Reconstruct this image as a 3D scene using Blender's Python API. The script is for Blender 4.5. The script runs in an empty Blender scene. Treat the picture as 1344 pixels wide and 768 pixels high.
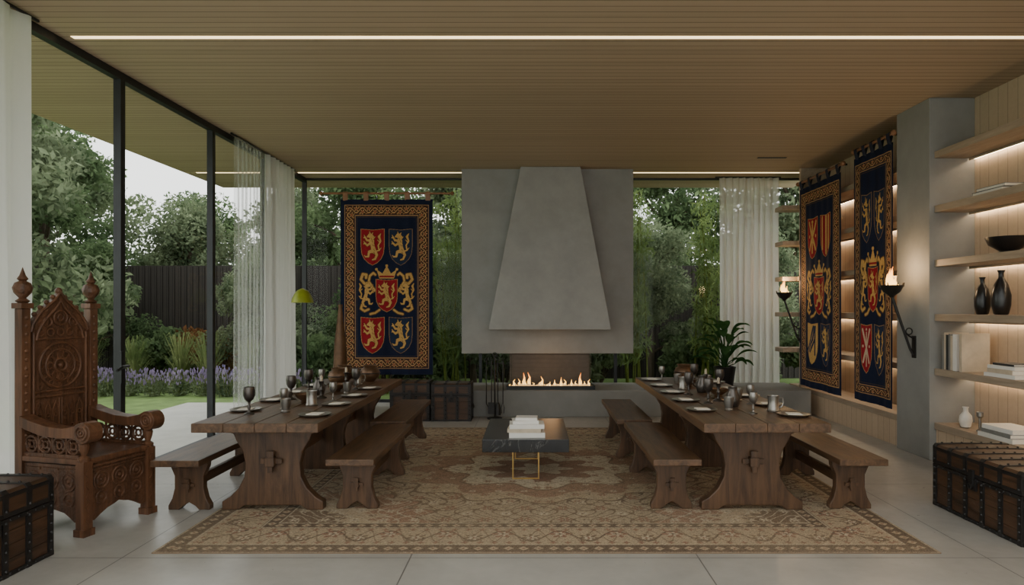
import bpy, math, random
import numpy as np
from mathutils import Vector, Matrix
random.seed(7); rng=np.random.default_rng(7)
COL=bpy.context.scene.collection
def c(r,g,b):
    f=lambda u:(u/255/12.92) if u/255<=.04045 else ((u/255+.055)/1.055)**2.4
    return (f(r),f(g),f(b),1.0)
# ------------------------------------------------------------------ materials
def newmat(name):
    m=bpy.data.materials.new(name); m.use_nodes=True
    nt=m.node_tree; nt.nodes.clear()
    o=nt.nodes.new('ShaderNodeOutputMaterial')
    return m,nt,o
def L(nt,a,b): nt.links.new(a,b)
def N(nt,t,**k):
    n=nt.nodes.new(t)
    for a,b in k.items(): setattr(n,a,b)
    return n
def setin(n,d):
    for k,v in d.items(): n.inputs[k].default_value=v
def math_(nt,op,a,b=None,cc=None):
    n=N(nt,'ShaderNodeMath',operation=op)
    for i,x in enumerate((a,b,cc)):
        if x is None: continue
        if isinstance(x,(int,float)): n.inputs[i].default_value=x
        else: L(nt,x,n.inputs[i])
    return n.outputs[0]
def mixc(nt,fac,a,b,blend='MIX'):
    n=N(nt,'ShaderNodeMix',data_type='RGBA',blend_type=blend)
    if isinstance(fac,(int,float)): n.inputs[0].default_value=fac
    else: L(nt,fac,n.inputs[0])
    for i,x in ((6,a),(7,b)):
        if isinstance(x,tuple): n.inputs[i].default_value=x
        else: L(nt,x,n.inputs[i])
    return n.outputs[2]
def principled(nt,o,base=None,rough=.5,metal=0,spec=.5):
    p=N(nt,'ShaderNodeBsdfPrincipled')
    p.inputs['Roughness'].default_value=rough; p.inputs['Metallic'].default_value=metal
    p.inputs['Specular IOR Level'].default_value=spec
    if base is not None:
        if isinstance(base,tuple): p.inputs['Base Color'].default_value=base
        else: L(nt,base,p.inputs['Base Color'])
    L(nt,p.outputs[0],o.inputs[0]); return p
def bump(nt,p,h,s=.3,d=.01):
    b=N(nt,'ShaderNodeBump'); b.inputs['Strength'].default_value=s; b.inputs['Distance'].default_value=d
    L(nt,h,b.inputs['Height']); L(nt,b.outputs[0],p.inputs['Normal'])
def objco(nt,scale=(1,1,1),rand=False):
    t=N(nt,'ShaderNodeTexCoord'); m=N(nt,'ShaderNodeMapping'); L(nt,t.outputs['Object'],m.inputs[0])
    m.inputs['Scale'].default_value=scale
    if rand:
        oi=N(nt,'ShaderNodeObjectInfo'); cx=N(nt,'ShaderNodeCombineXYZ'); r=math_(nt,'MULTIPLY',oi.outputs['Random'],20.)
        for i in range(3): L(nt,r,cx.inputs[i])
        L(nt,cx.outputs[0],m.inputs['Location'])
    return m.outputs[0]
def noise(nt,co,scale=5,detail=5,rough=.6,dist=0):
    n=N(nt,'ShaderNodeTexNoise'); L(nt,co,n.inputs['Vector'])
    setin(n,{'Scale':scale,'Detail':detail,'Roughness':rough,'Distortion':dist}); return n.outputs[0]
def ramp(nt,f,stops):
    r=N(nt,'ShaderNodeValToRGB'); L(nt,f,r.inputs[0]); e=r.color_ramp.elements
    e[0].position,e[0].color=stops[0]; e[1].position,e[1].color=stops[-1]
    for s in stops[1:-1]:
        x=e.new(s[0]); x.color=s[1]
    return r.outputs[0]
def plain(name,col,rough=.5,metal=0,var=.15,scale=8,bs=.1):
    m,nt,o=newmat(name); f=noise(nt,objco(nt),scale,4)
    d=tuple(x*(1-var) for x in col[:3])+(1,); l=tuple(min(1,x*(1+var)) for x in col[:3])+(1,)
    p=principled(nt,o,ramp(nt,f,[(.3,d),(.7,l)]),rough,metal); bump(nt,p,f,bs,.004); return m
def wood(name,dark,light,axis='Y',rough=.45,carve=0):
    m,nt,o=newmat(name); s={'X':(.9,9,9),'Y':(9,.9,9),'Z':(9,9,.9)}[axis]
    co=objco(nt,s,True); f=noise(nt,co,2.2,7,.65,.6)
    f2=noise(nt,objco(nt,(1,1,1),True),3,3)
    col=ramp(nt,f,[(.28,dark),(.72,light)]); col=mixc(nt,math_(nt,'MULTIPLY',f2,.4),col,dark)
    p=principled(nt,o,col,rough,0,.4)
    h=f
    if carve:
        v=N(nt,'ShaderNodeTexVoronoi'); L(nt,objco(nt),v.inputs['Vector']); v.inputs['Scale'].default_value=48
        h=math_(nt,'ADD',math_(nt,'MULTIPLY',v.outputs[0],1.2),f); bump(nt,p,h,.5,.007)
    else: bump(nt,p,h,.4,.007)
    return m
def linemask(nt,comp,x0,per,w):
    a=math_(nt,'FRACT',math_(nt,'DIVIDE',math_(nt,'SUBTRACT',comp,x0-w/2),per))
    return math_(nt,'LESS_THAN',a,w/per)
def planks(name,base,dark,width,axis,rough=.5,groove=.006,var=.3,gcol=None):
    m,nt,o=newmat(name); t=N(nt,'ShaderNodeTexCoord'); s=N(nt,'ShaderNodeSeparateXYZ'); L(nt,t.outputs['Object'],s.inputs[0])
    comp=s.outputs['XYZ'.index(axis)]
    g=linemask(nt,comp,0,width,groove)
    fl=math_(nt,'FLOOR',math_(nt,'DIVIDE',math_(nt,'ADD',comp,groove/2),width))
    w=N(nt,'ShaderNodeTexWhiteNoise',noise_dimensions='1D'); L(nt,fl,w.inputs['W'])
    st={'X':(12,12,.8),'Y':(.8,12,12)}[axis]
    f=noise(nt,objco(nt,st),1.6,6,.6,.3)
    mixf=math_(nt,'ADD',math_(nt,'MULTIPLY',w.outputs[0],var),math_(nt,'MULTIPLY',f,.55))
    col=mixc(nt,mixf,base,dark); col=mixc(nt,g,col,gcol or tuple(x*.3 for x in dark[:3])+(1,))
    p=principled(nt,o,col,rough,0,.3); bump(nt,p,math_(nt,'SUBTRACT',1.,g),.3,.003); return m
def emis(name,col,strength):
    m,nt,o=newmat(name); e=N(nt,'ShaderNodeEmission'); e.inputs[0].default_value=col; e.inputs[1].default_value=strength
    L(nt,e.outputs[0],o.inputs[0]); return m
def flamemat(name,z0,z1,s):
    m,nt,o=newmat(name); t=N(nt,'ShaderNodeTexCoord'); sp=N(nt,'ShaderNodeSeparateXYZ'); L(nt,t.outputs['Object'],sp.inputs[0])
    f=math_(nt,'DIVIDE',math_(nt,'SUBTRACT',sp.outputs[2],z0),z1-z0)
    e=N(nt,'ShaderNodeEmission'); L(nt,ramp(nt,f,[(0,(1,.60,.18,1)),(.45,(1,.50,.10,1)),(1,(1,.24,.03,1))]),e.inputs[0]); e.inputs[1].default_value=s
    q=N(nt,'ShaderNodeBsdfTransparent'); x=N(nt,'ShaderNodeMixShader'); x.inputs[0].default_value=.65
    L(nt,q.outputs[0],x.inputs[1]); L(nt,e.outputs[0],x.inputs[2]); L(nt,x.outputs[0],o.inputs[0]); return m
def concrete(name,col,rough=.6,var=.10,sc=2.5):
    m,nt,o=newmat(name); f=noise(nt,objco(nt),sc,8,.65); f2=noise(nt,objco(nt),40,3)
    d=tuple(x*(1-var) for x in col[:3])+(1,); l=tuple(x*(1+var) for x in col[:3])+(1,)
    cc=ramp(nt,f,[(.35,d),(.65,l)]); cc=mixc(nt,math_(nt,'MULTIPLY',f2,.15),cc,d)
    p=principled(nt,o,cc,rough,0,.4); bump(nt,p,f2,.15,.003); return m
def vcolmat(name,rough=.9,bs=.4,bsc=160,dk=.25):
    m,nt,o=newmat(name); a=N(nt,'ShaderNodeAttribute',attribute_name='Col')
    f=noise(nt,objco(nt),bsc,2); col=mixc(nt,math_(nt,'MULTIPLY',f,dk),a.outputs[0],(0.02,.015,.01,1))
    p=principled(nt,o,col,rough,0,.15); bump(nt,p,f,bs,.004); return m
def leafmat(name,a,b):
    m,nt,o=newmat(name); f=noise(nt,objco(nt,(1,1,1),True),1.3,5,.7); col=ramp(nt,f,[(.35,a),(.68,b)])
    d=N(nt,'ShaderNodeBsdfDiffuse'); t=N(nt,'ShaderNodeBsdfTranslucent'); L(nt,col,d.inputs[0]); L(nt,col,t.inputs[0])
    x=N(nt,'ShaderNodeMixShader'); x.inputs[0].default_value=.4; L(nt,d.outputs[0],x.inputs[1]); L(nt,t.outputs[0],x.inputs[2]); L(nt,x.outputs[0],o.inputs[0]); return m
def cloth(name,col,transl=.5,transp=.1):
    m,nt,o=newmat(name); d=N(nt,'ShaderNodeBsdfDiffuse'); t=N(nt,'ShaderNodeBsdfTranslucent'); q=N(nt,'ShaderNodeBsdfTransparent')
    f=noise(nt,objco(nt),60,2); cc=mixc(nt,math_(nt,'MULTIPLY',f,.15),col,tuple(x*.7 for x in col[:3])+(1,))
    L(nt,cc,d.inputs[0]); L(nt,cc,t.inputs[0])
    x=N(nt,'ShaderNodeMixShader'); x.inputs[0].default_value=transl; L(nt,d.outputs[0],x.inputs[1]); L(nt,t.outputs[0],x.inputs[2])
    y=N(nt,'ShaderNodeMixShader'); y.inputs[0].default_value=transp; L(nt,x.outputs[0],y.inputs[1]); L(nt,q.outputs[0],y.inputs[2]); L(nt,y.outputs[0],o.inputs[0]); return m
def glassmat(name):
    m,nt,o=newmat(name); q=N(nt,'ShaderNodeBsdfTransparent'); q.inputs[0].default_value=(.92,.945,.93,1); g=N(nt,'ShaderNodeBsdfGlossy'); g.inputs['Roughness'].default_value=.01
    lw=N(nt,'ShaderNodeLayerWeight'); lw.inputs[0].default_value=.5
    f=math_(nt,'ADD',math_(nt,'MULTIPLY',math_(nt,'POWER',lw.outputs['Facing'],5.),.4),.008)
    x=N(nt,'ShaderNodeMixShader'); L(nt,f,x.inputs[0]); L(nt,q.outputs[0],x.inputs[1]); L(nt,g.outputs[0],x.inputs[2]); L(nt,x.outputs[0],o.inputs[0]); return m
def marble(name):
    m,nt,o=newmat(name); f=noise(nt,objco(nt),2.2,8,.7,1.5)
    v=math_(nt,'LESS_THAN',math_(nt,'ABSOLUTE',math_(nt,'SUBTRACT',f,.5)),.006)
    col=mixc(nt,v,ramp(nt,f,[(.3,c(22,23,24)),(.7,c(38,39,41))]),c(96,96,94)); principled(nt,o,col,.25); return m
M_oak=wood('dark_oak',c(54,39,29),c(120,90,64),'Y',.4)
M_oakZ=wood('dark_oak_upright',c(50,36,27),c(112,83,59),'Z',.42)
M_throne=wood('carved_walnut',c(58,38,26),c(124,84,58),'Z',.45)
M_throneC=wood('carved_walnut_relief',c(50,33,22),c(116,78,54),'Z',.48,carve=1)
M_chestw=wood('chest_wood',c(40,29,21),c(96,68,47),'X',.45)
M_iron=plain('dark_iron',c(46,44,43),.45,.5)
M_ceil=planks('ceiling_boards',c(198,177,150),c(162,142,116),.095,'Y',.65,.008,.3,c(116,100,80))
M_wallw=planks('oak_wall_panel',c(204,182,156),c(174,151,126),.14,'Y',.55,.004,.25)
M_shelf=wood('shelf_oak',c(142,126,108),c(180,162,140),'Y',.5)
M_conc=concrete('concrete_grey',c(140,139,135))
M_concd=concrete('concrete_hearth',c(126,125,121))
M_frame=plain('window_frame_black',c(40,42,44),.4,.4)
M_glass=glassmat('window_glass')
M_cream=cloth('white_curtain',c(230,229,226),.45,.12)
M_sheer=cloth('sheer_curtain',c(215,218,214),.5,.68)
M_linen=cloth('linen_curtain',c(232,228,224),.55,.28)
M_led=emis('warm_led',(1,.76,.42,1),3.2)
M_ledw=emis('shelf_led',(1,.79,.54,1),26.)
M_black=plain('black_ceramic',c(24,23,24),.3)
M_marble=marble('black_marble')
M_brass=plain('brushed_brass',c(190,156,96),.35,1,.1)
M_pewter=plain('pewter',c(146,142,136),.35,.9)
M_pewd=plain('dark_pewter',c(92,87,83),.35,.85)
M_bronze=plain('aged_bronze',c(104,78,56),.45,.5,.3)
M_paper=plain('paper_pages',c(226,220,208),.8,0,.05,30)
M_white=plain('white_cover',c(222,220,214),.5,0,.03)
M_greyb=plain('grey_cover',c(120,120,116),.6)
M_darkb=plain('charcoal_cover',c(44,46,48),.6)
M_beige=plain('beige_cover',c(190,176,154),.6)
M_lampg=plain('green_enamel',c(140,150,40),.35,.1)
M_whitec=plain('white_ceramic',c(215,210,200),.4)
M_navy=plain('navy_cloth',c(26,32,52),.9)
M_rodw=plain('rod_wood',c(130,90,60),.4)
M_soil=plain('soil',c(40,30,22),.9)
M_leaf=leafmat('leaf_green',c(78,94,70),c(154,166,132))
M_leafd=leafmat('leaf_dark',c(62,82,56),c(126,146,104))
M_leafb=leafmat('leaf_bamboo',c(82,104,62),c(148,168,106))
M_leafp=leafmat('houseplant_leaf',c(30,60,34),c(74,108,62))
M_grassb=leafmat('ornamental_grass',c(104,124,76),c(160,168,116))
M_rust=leafmat('rust_leaf',c(108,76,50),c(140,102,68))
M_purple=leafmat('lavender_bloom',c(150,132,174),c(196,182,210))
M_bark=wood('bark',c(66,56,46),c(112,98,82),'Z',.9)
M_fence=planks('dark_fence',c(60,55,51),c(42,38,36),.14,'X',.7,.012)
M_tap=vcolmat('woven_tapestry')
M_rug=vcolmat('woven_rug',.95,.5,120,.18)
def tilemat():
    m,nt,o=newmat('floor_tiles'); t=N(nt,'ShaderNodeTexCoord'); s=N(nt,'ShaderNodeSeparateXYZ'); L(nt,t.outputs['Object'],s.inputs[0])
    g=math_(nt,'MAXIMUM',linemask(nt,s.outputs[0],-.79,1.85,.008),linemask(nt,s.outputs[1],4.40,1.85,.008))
    f=noise(nt,objco(nt),1.6,8,.6); f2=noise(nt,objco(nt),12,5)
    cc=ramp(nt,f,[(.3,c(154,151,145)),(.7,c(175,172,165))]); cc=mixc(nt,math_(nt,'MULTIPLY',f2,.2),cc,c(136,133,126)); cc=mixc(nt,g,cc,c(98,96,92))
    p=principled(nt,o,cc,.3,0,.45); L(nt,math_(nt,'ADD',math_(nt,'MULTIPLY',f2,.25),.2),p.inputs['Roughness']); return m
M_tile=tilemat()
M_pave=concrete('patio_paving',c(196,195,189),.8)
M_lawn=plain('lawn_grass',c(112,138,76),.9,0,.3,3,.6)
# ------------------------------------------------------------------ geometry helper
class G:
    def __init__(s): s.v=[]; s.f=[]
    def add(s,vs,fs):
        n=len(s.v); s.v+= [tuple(v) for v in vs]; s.f+=[tuple(i+n for i in f) for f in fs]; return s
    def box(s,x0,x1,y0,y1,z0,z1,M=None):
        vs=[Vector(p) for p in ((x0,y0,z0),(x1,y0,z0),(x1,y1,z0),(x0,y1,z0),(x0,y0,z1),(x1,y0,z1),(x1,y1,z1),(x0,y1,z1))]
        if M: vs=[M@v for v in vs]
        return s.add(vs,[(0,3,2,1),(4,5,6,7),(0,1,5,4),(1,2,6,5),(2,3,7,6),(3,0,4,7)])
    def lathe(s,prof,n=20,o=(0,0,0),M=None):
        vs=[];fs=[]
        for r,z in prof:
            for i in range(n):
                a=2*math.pi*i/n; v=Vector((r*math.cos(a),r*math.sin(a),z))
                if M: v=M@v
                vs.append(v+Vector(o))
        k=len(prof)
        for j in range(k-1):
            for i in range(n):
                fs.append((j*n+i,j*n+(i+1)%n,(j+1)*n+(i+1)%n,(j+1)*n+i))
        if prof[0][0]>1e-4: fs.append(tuple(reversed(range(n))))
        if prof[-1][0]>1e-4: fs.append(tuple((k-1)*n+i for i in range(n)))
        return s.add(vs,fs)
    def tube(s,pts,rad,n=8,closed=False):
        pts=[Vector(p) for p in pts]; k=len(pts)
        if not hasattr(rad,'__len__'): rad=[rad]*k
        vs=[];fs=[]; up=None
        for j,p in enumerate(pts):
            if closed: d=pts[(j+1)%k]-pts[j-1]
            else: d=pts[min(j+1,k-1)]-pts[max(j-1,0)]
            d.normalize()
            if up is None:
                up=Vector((0,0,1)) if abs(d.z)<.9 else Vector((1,0,0))
            a=d.cross(up); 
            if a.length<1e-4: a=d.orthogonal()
            a.normalize(); b=a.cross(d); up=b
            for i in range(n):
                t=2*math.pi*i/n; vs.append(p+(a*math.cos(t)+b*math.sin(t))*rad[j])
        for j in range(k if closed else k-1):
            q=(j+1)%k
            for i in range(n): fs.append((j*n+i,q*n+i,q*n+(i+1)%n,j*n+(i+1)%n))
        if not closed: fs.append(tuple(range(n))); fs.append(tuple((k-1)*n+i for i in reversed(range(n))))
        return s.add(vs,fs)
    def ring(s,ce,R,r,plane='xz',n=20,m=6):
        pts=[]
        for i in range(n):
            a=2*math.pi*i/n; u,w=R*math.cos(a),R*math.sin(a)
            pts.append({'xz':(ce[0]+u,ce[1],ce[2]+w),'yz':(ce[0],ce[1]+u,ce[2]+w),'xy':(ce[0]+u,ce[1]+w,ce[2])}[plane])
        return s.tube(pts,r,m,True)
    def prism(s,poly,t0,t1,plane='xz'):
        f={'xz':lambda a,b,t:(a,t,b),'yz':lambda a,b,t:(t,a,b),'xy':lambda a,b,t:(a,b,t)}[plane]
        n=len(poly); vs=[f(a,b,t0) for a,b in poly]+[f(a,b,t1) for a,b in poly]
        fs=[tuple(range(n)),tuple(reversed(range(n,2*n)))]+[(i,i+n,(i+1)%n+n,(i+1)%n) for i in range(n)]
        return s.add(vs,fs)
    def ball(s,o,r,n=10,sz=1):
        k=6; return s.lathe([(max(1e-5,r*math.sin(math.pi*j/k)),-r*sz*math.cos(math.pi*j/k)) for j in range(k+1)],n,o)
    def obj(s,name,mat,parent=None,loc=(0,0,0),smooth=False,bevel=0,label=None,rz=0):
        me=bpy.data.meshes.new(name); me.from_pydata(s.v,[],s.f)
        import bmesh
        bm=bmesh.new(); bm.from_mesh(me); bmesh.ops.recalc_face_normals(bm,faces=bm.faces); bm.to_mesh(me); bm.free()
        me.materials.append(mat)
        ob=bpy.data.objects.new(name,me); COL.objects.link(ob); ob.location=loc; ob.rotation_euler[2]=rz
        if parent: ob.parent=parent
        if smooth:
            me.polygons.foreach_set('use_smooth',[True]*len(me.polygons))
            try: me.set_sharp_from_angle(angle=math.radians(40))
            except Exception: pass
        if bevel:
            b=ob.modifiers.new('Bevel','BEVEL'); b.width=bevel; b.segments=2; b.limit_method='ANGLE'; b.angle_limit=math.radians(40)
        if label: ob['label']=label
        return ob
def root(name,label,cat,loc=(0,0,0),rz=0,group=None):
    e=bpy.data.objects.new(name,None); e.empty_display_size=.1; COL.objects.link(e); e.location=loc; e.rotation_euler[2]=rz
    tag(e,label,cat,group); return e
def tag(o,label,cat,group=None,stuff=False):
    o['label']=label; o['category']=cat
    if group: o['group']=group
    if stuff: o['kind']='stuff'
    return o
def struct(o,label=None): 
    o['kind']='structure'
    if label: o['label']=label; o['category']=o.name.split('_')[0]
    return o
def dup(r,loc,rz=None,scale=None,label=None,mats=None):
    def rec(o,par):
        q=o.copy(); COL.objects.link(q)
        if par: q.parent=par
        for ch in o.children: rec(ch,q)
        return q
    q=rec(r,None); q.location=loc
    if rz is not None: q.rotation_euler[2]=rz
    if scale: q.scale=(scale,)*3 if not hasattr(scale,'__len__') else scale
    if label: q['label']=label
    return q
# ------------------------------------------------------------------ room shell
H=3.82; XL=-3.9; XR=4.65; YB=11.7; YF=-3.0
struct(G().box(XL-.08,XR+.1,YF,YB+.06,-.12,0).obj('floor',M_tile),'pale grey large format stone tile floor')
g=G(); g.box(-5.7,XR+.1,2.9,YB+.9,H,H+.3); g.box(-5.7,XR+.1,YF-.8,-2.7,H,H+.3); g.box(-5.7,-3.3,-2.7,2.9,H,H+.3); g.box(4.1,XR+.1,-2.7,2.9,H,H+.3)  # boards leave an unseen opening behind the camera, cut for sky fill
struct(g.obj('ceiling',M_ceil),'brown timber boarded ceiling running out as a soffit')
struct(G().box(XR,XR+.1,YF,YB,0,H).obj('wall_right',M_wallw),'oak vertical panelled wall behind the shelving')
struct(G().box(4.17,4.65,7.22,7.87,0,H).obj('wall_pier',M_conc,bevel=.006),'grey concrete pier beside the shelving')
wn=[0]
def window(p0,p1,z0=0,z1=H,fr=.03,top=.07):
    wn[0]+=1
    p0=Vector((*p0,0)); p1=Vector((*p1,0)); d=(p1-p0); w=d.length; a=math.atan2(d.y,d.x)
    g=G(); g.box(0,fr*1.2,-.035,.035,z0,z1); g.box(w-fr*1.2,w,-.035,.035,z0,z1); g.box(fr*1.2,w-fr*1.2,-.035,.035,z0,z0+.05); g.box(fr*1.2,w-fr*1.2,-.035,.035,z1-top,z1)
    o=g.obj('window_%d'%wn[0],M_frame,loc=p0,rz=a); struct(o,'floor to ceiling window with slim black metal frame')
    q=G().add([(fr,0,z0+.04),(w-fr,0,z0+.04),(w-fr,0,z1-.02),(fr,0,z1-.02)],[(0,1,2,3)]).obj('glass_pane',M_glass,parent=o)
    return o
ys=[-3,-.6,2.0,4.3,6.46,8.3,9.9,YB]
for a,b in zip(ys[:-1],ys[1:]): 
    w_=window((XL,a),(XL,b))
    if a==4.3: wdoor=w_
xs=[XL,-.9,1.4,XR]
for a,b in zip(xs[:-1],xs[1:]): window((a,YB),(b,YB),top=.03,fr=.022)
window((XL,YF),(.4,YF)); window((.4,YF),(XR,YF))  # unseen end wall behind the camera, glazed to let sky light in
wn[0]+=1  # rooflight added out of view to brighten the room from above
g=G(); 
for a,b,c0,d in ((-3.3,4.1,-2.7,-2.64),(-3.3,4.1,2.84,2.9),(-3.3,-3.24,-2.64,2.84),(4.04,4.1,-2.64,2.84),(.37,.43,-2.64,2.84)): g.box(a,b,c0,d,H+.02,H+.28)
o=g.obj('window_%d'%wn[0],M_frame); struct(o,'added glazed rooflight behind the camera, letting in sky fill')
G().add([(-3.25,-2.65,H+.2),(4.05,-2.65,H+.2),(4.05,2.85,H+.2),(-3.25,2.85,H+.2)],[(0,1,2,3)]).obj('glass_pane',M_glass,parent=o)
g=G(); g.box(2.10,2.15,-.055,-.034,.9,1.2); g.tube([(2.125,-.05,1.06),(2.125,-.11,1.06),(2.02,-.115,1.06),(1.94,-.11,1.03)],.013,8)
g.obj('door_handle',M_frame,parent=wdoor,label='black metal lever handle')
def led(x0,x1,y,w=.04,name='ceiling_light_strip',mat=M_led,lab='warm linear light strip recessed in the timber ceiling'):
    o=G().box(x0,x1,y-w/2,y+w/2,H-.004,H+.02).obj(name,mat); tag(o,lab,'ceiling light'); return o
led(-3.77,4.6,5.61,.05); led(-3.84,-1.16,11.2,.05); led(1.61,4.45,11.2,.05)
led(-5.5,-4.0,11.2,.05,lab='warm linear light strip under the exterior soffit')
g=G(); g.box(3.3,3.72,10.06,10.12,H-.006,H+.01); tag(g.obj('ceiling_vent',M_frame),'slim dark slot vent in the timber ceiling','air vent')
# ------------------------------------------------------------------ shelving
Zs=[.40,.97,1.54,2.11,2.68,3.25]
def shelving(y0,y1,zs,plz,lab,extra=(),wing=None):
    r=root('shelving_unit',lab,'shelves',(4.22,y0,0)); Ln=y1-y0; D=.425
    G().box(.02,D,0,Ln,0,plz).obj('plinth',M_wallw,r)
    for z in zs:
        g=G()
        if wing and z>.5: g.prism([(0,0),(D,0),(D,Ln),(-.24,Ln),(-.24,wing),(0,wing)],z-.07,z,'xy')
        else: g.box(0,D,0,Ln,z-.07,z)
        g.box(D-.07,D-.058,.01,Ln-.01,z-.095,z-.0702); g.obj('shelf',M_shelf,r,bevel=.003)
        G().box(D-.03,D-.016,.02,Ln-.02,z-.082,z-.071).obj('light_strip',M_ledw,r)
    for (a,b) in extra: G().box(0,D,a,b,plz,H-.005).obj('upright',M_shelf,r)
    return r
shelving(3.4,7.215,Zs,.33,'oak built-in wall shelves with warm under-shelf lighting beside the pier')
shelving(7.88,11.3,[.37]+Zs[1:],.30,'oak built-in wall shelves with warm lighting behind the tapestries',((2.93,3.0),),3.07)
# ------------------------------------------------------------------ fireplace
fp=root('fireplace','grey concrete fireplace with tapered hood and long hearth','fireplace',(0.225,10.9,0))
def F(g,name,mat,**k): return g.obj(name,mat,fp,loc=(-.225,-10.9,0),**k)
F(G().box(-1.14,1.59,10.9,11.45,.884,H-.001),'chimney_breast',M_conc,bevel=.005)
g=G(); b=[(-.67,10.4),(1.17,10.4),(1.17,10.899),(-.67,10.899)]; t=[(-.2,10.72),(.74,10.72),(.74,10.899),(-.2,10.899)]
g.add([(x,y,1.28) for x,y in b]+[(x,y,1.33) for x,y in b]+[(x,y,H-.002) for x,y in t],[(3,2,1,0),(0,1,5,4),(1,2,6,5),(2,3,7,6),(3,0,4,7),(4,5,9,8),(5,6,10,9),(6,7,11,10),(7,4,8,11),(8,9,10,11)])
F(g,'hood',concrete('concrete_hood',c(152,151,147)),bevel=.006)
F(G().box(-1.0,4.1,10.12,11.2,0,.39),'hearth',M_concd,bevel=.008)
g=G(); g.box(-.38,.9,11.0,11.1,.39,.884)
for i in range(7): g.box(-.38,.9,10.985,11.0,.41+i*.068,.45+i*.068)
F(g,'firebox_back',plain('bronze_slats',c(88,80,72),.6,.1))
g=G(); g.box(-.40,.92,10.2,10.24,.39,.445); g.box(-.40,.92,10.5,10.54,.39,.445); g.box(-.40,-.36,10.24,10.5,.39,.445); g.box(.88,.92,10.24,10.5,.39,.445); g.box(-.36,.88,10.24,10.5,.391,.42)
F(g,'burner_tray',M_frame)
g=G()
for i in range(110):
    g.ball((random.uniform(-.34,.86),random.uniform(10.26,10.48),.433),random.uniform(.014,.026),6)
o=F(g,'ember_pebbles',emis('embers',(1,.6,.25,1),1.1)); o['kind']='stuff'
g=G()
for i in range(21):
    x=-.34+1.2*i/20+random.uniform(-.025,.025); y=random.uniform(10.3,10.45); h=random.choice((.03,.05,.07,.10,.14,.2)); r=.007+h*.07; lx=random.uniform(-.03,.03)
    g.tube([(x,y,.43),(x+lx*.3,y,.43+h*.3),(x-lx*.3,y,.43+h*.6),(x+lx,y,.43+h)],[r,r*1.25,r*.6,.001],7)
o=F(g,'flames',flamemat('hearth_flame',.43,.62,3.6),smooth=True); o['kind']='stuff'
for x in (-.35,.89):
    F(G().box(x,x+.008,10.6,10.98,.39,.88),'glass_side',M_glass)
ft=root('fireplace_tool_set','black iron fireplace tools hanging on a stand','fireplace tools',(-.56,9.95,0))
g=G(); g.lathe([(.11,0),(.11,.015),(.03,.03)],20); g.tube([(0,0,.02),(0,0,.9)],.012,8); g.ring((0,0,.93),.03,.008); g.tube([(-.13,0,.8),(.13,0,.8)],.009,8); g.obj('stand',M_iron,ft,smooth=True)
for x,k in ((-.12,0),(-.045,1),(.045,2),(.12,3)):
    g=G(); g.tube([(x,-.015,.84),(x,-.02,.22)],.008,6); g.ring((x,-.015,.86),.018,.005)
    if k==0: g.tube([(x,-.02,.22),(x+.03,-.02,.17),(x+.035,-.02,.21)],.007,6)
    elif k==1: g.box(x-.05,x+.04,-.03,-.02,.08,.24)
    elif k==2: g.lathe([(.015,.24),(.035,.2),(.04,.06),(.0,.06)],10,(x,-.02,0))
    else: g.tube([(x-.02,-.02,.08),(x-.03,-.02,.16),(x,-.02,.24),(x+.02,-.02,.16),(x+.01,-.02,.08)],.006,6)
    g.obj('tool',M_iron,ft,smooth=True)
# ------------------------------------------------------------------ curtains
def curtain(p0,p1,z0,z1,mat,amp,folds,lab):
    p0=Vector((*p0,0)); p1=Vector((*p1,0)); d=p1-p0; w=d.length; d.normalize(); nrm=Vector((-d.y,d.x,0)); n=folds*10; m=14
    vs=[];fs=[]
    for j in range(m+1):
        t=j/m; z=z0+(z1-z0)*t
        for i in range(n+1):
            s=i/n; a=amp*(1-.35*t)*(math.sin(2*math.pi*folds*s+.5*math.sin(3*s*6))+.25*math.sin(2*math.pi*folds*2.3*s+t*2))
            p=d*(s*w+.01*math.sin(9*s+3*t))+nrm*a; vs.append((p.x,p.y,z))
    for j in range(m):
        for i in range(n):
            q=j*(n+1)+i; fs.append((q,q+1,q+n+2,q+n+1))
    o=G().add(vs,fs).obj('curtain',mat,loc=p0,smooth=True); o.data.polygons.foreach_set('use_smooth',[True]*len(fs))
    tag(o,lab,'curtain'); return o
curtain((-3.79,3.3),(-3.79,5.17),.01,H-.03,M_cream,.035,9,'white floor length curtain behind the carved throne')
curtain((-3.78,9.68),(-3.78,10.8),.01,H-.03,M_cream,.045,7,'white floor length curtain gathered against the glass')
curtain((-3.79,8.7),(-3.79,9.66),.01,H-.03,M_sheer,.03,8,'sheer translucent curtain beside the white drape')
curtain((3.12,11.5),(4.12,11.5),.01,H-.03,M_linen,.05,9,'pale sheer curtain in front of the rear window')
for a,b in (((-3.79,3.2),(-3.79,5.25)),((-3.79,8.6),(-3.79,10.9)),((3.05,11.5),(4.15,11.5))):
    g=G(); g.tube([(*a,H-.02),(*b,H-.02)],.012,6); tag(g.obj('curtain_track',M_frame),'slim dark curtain track under the ceiling','curtain track')
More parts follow.
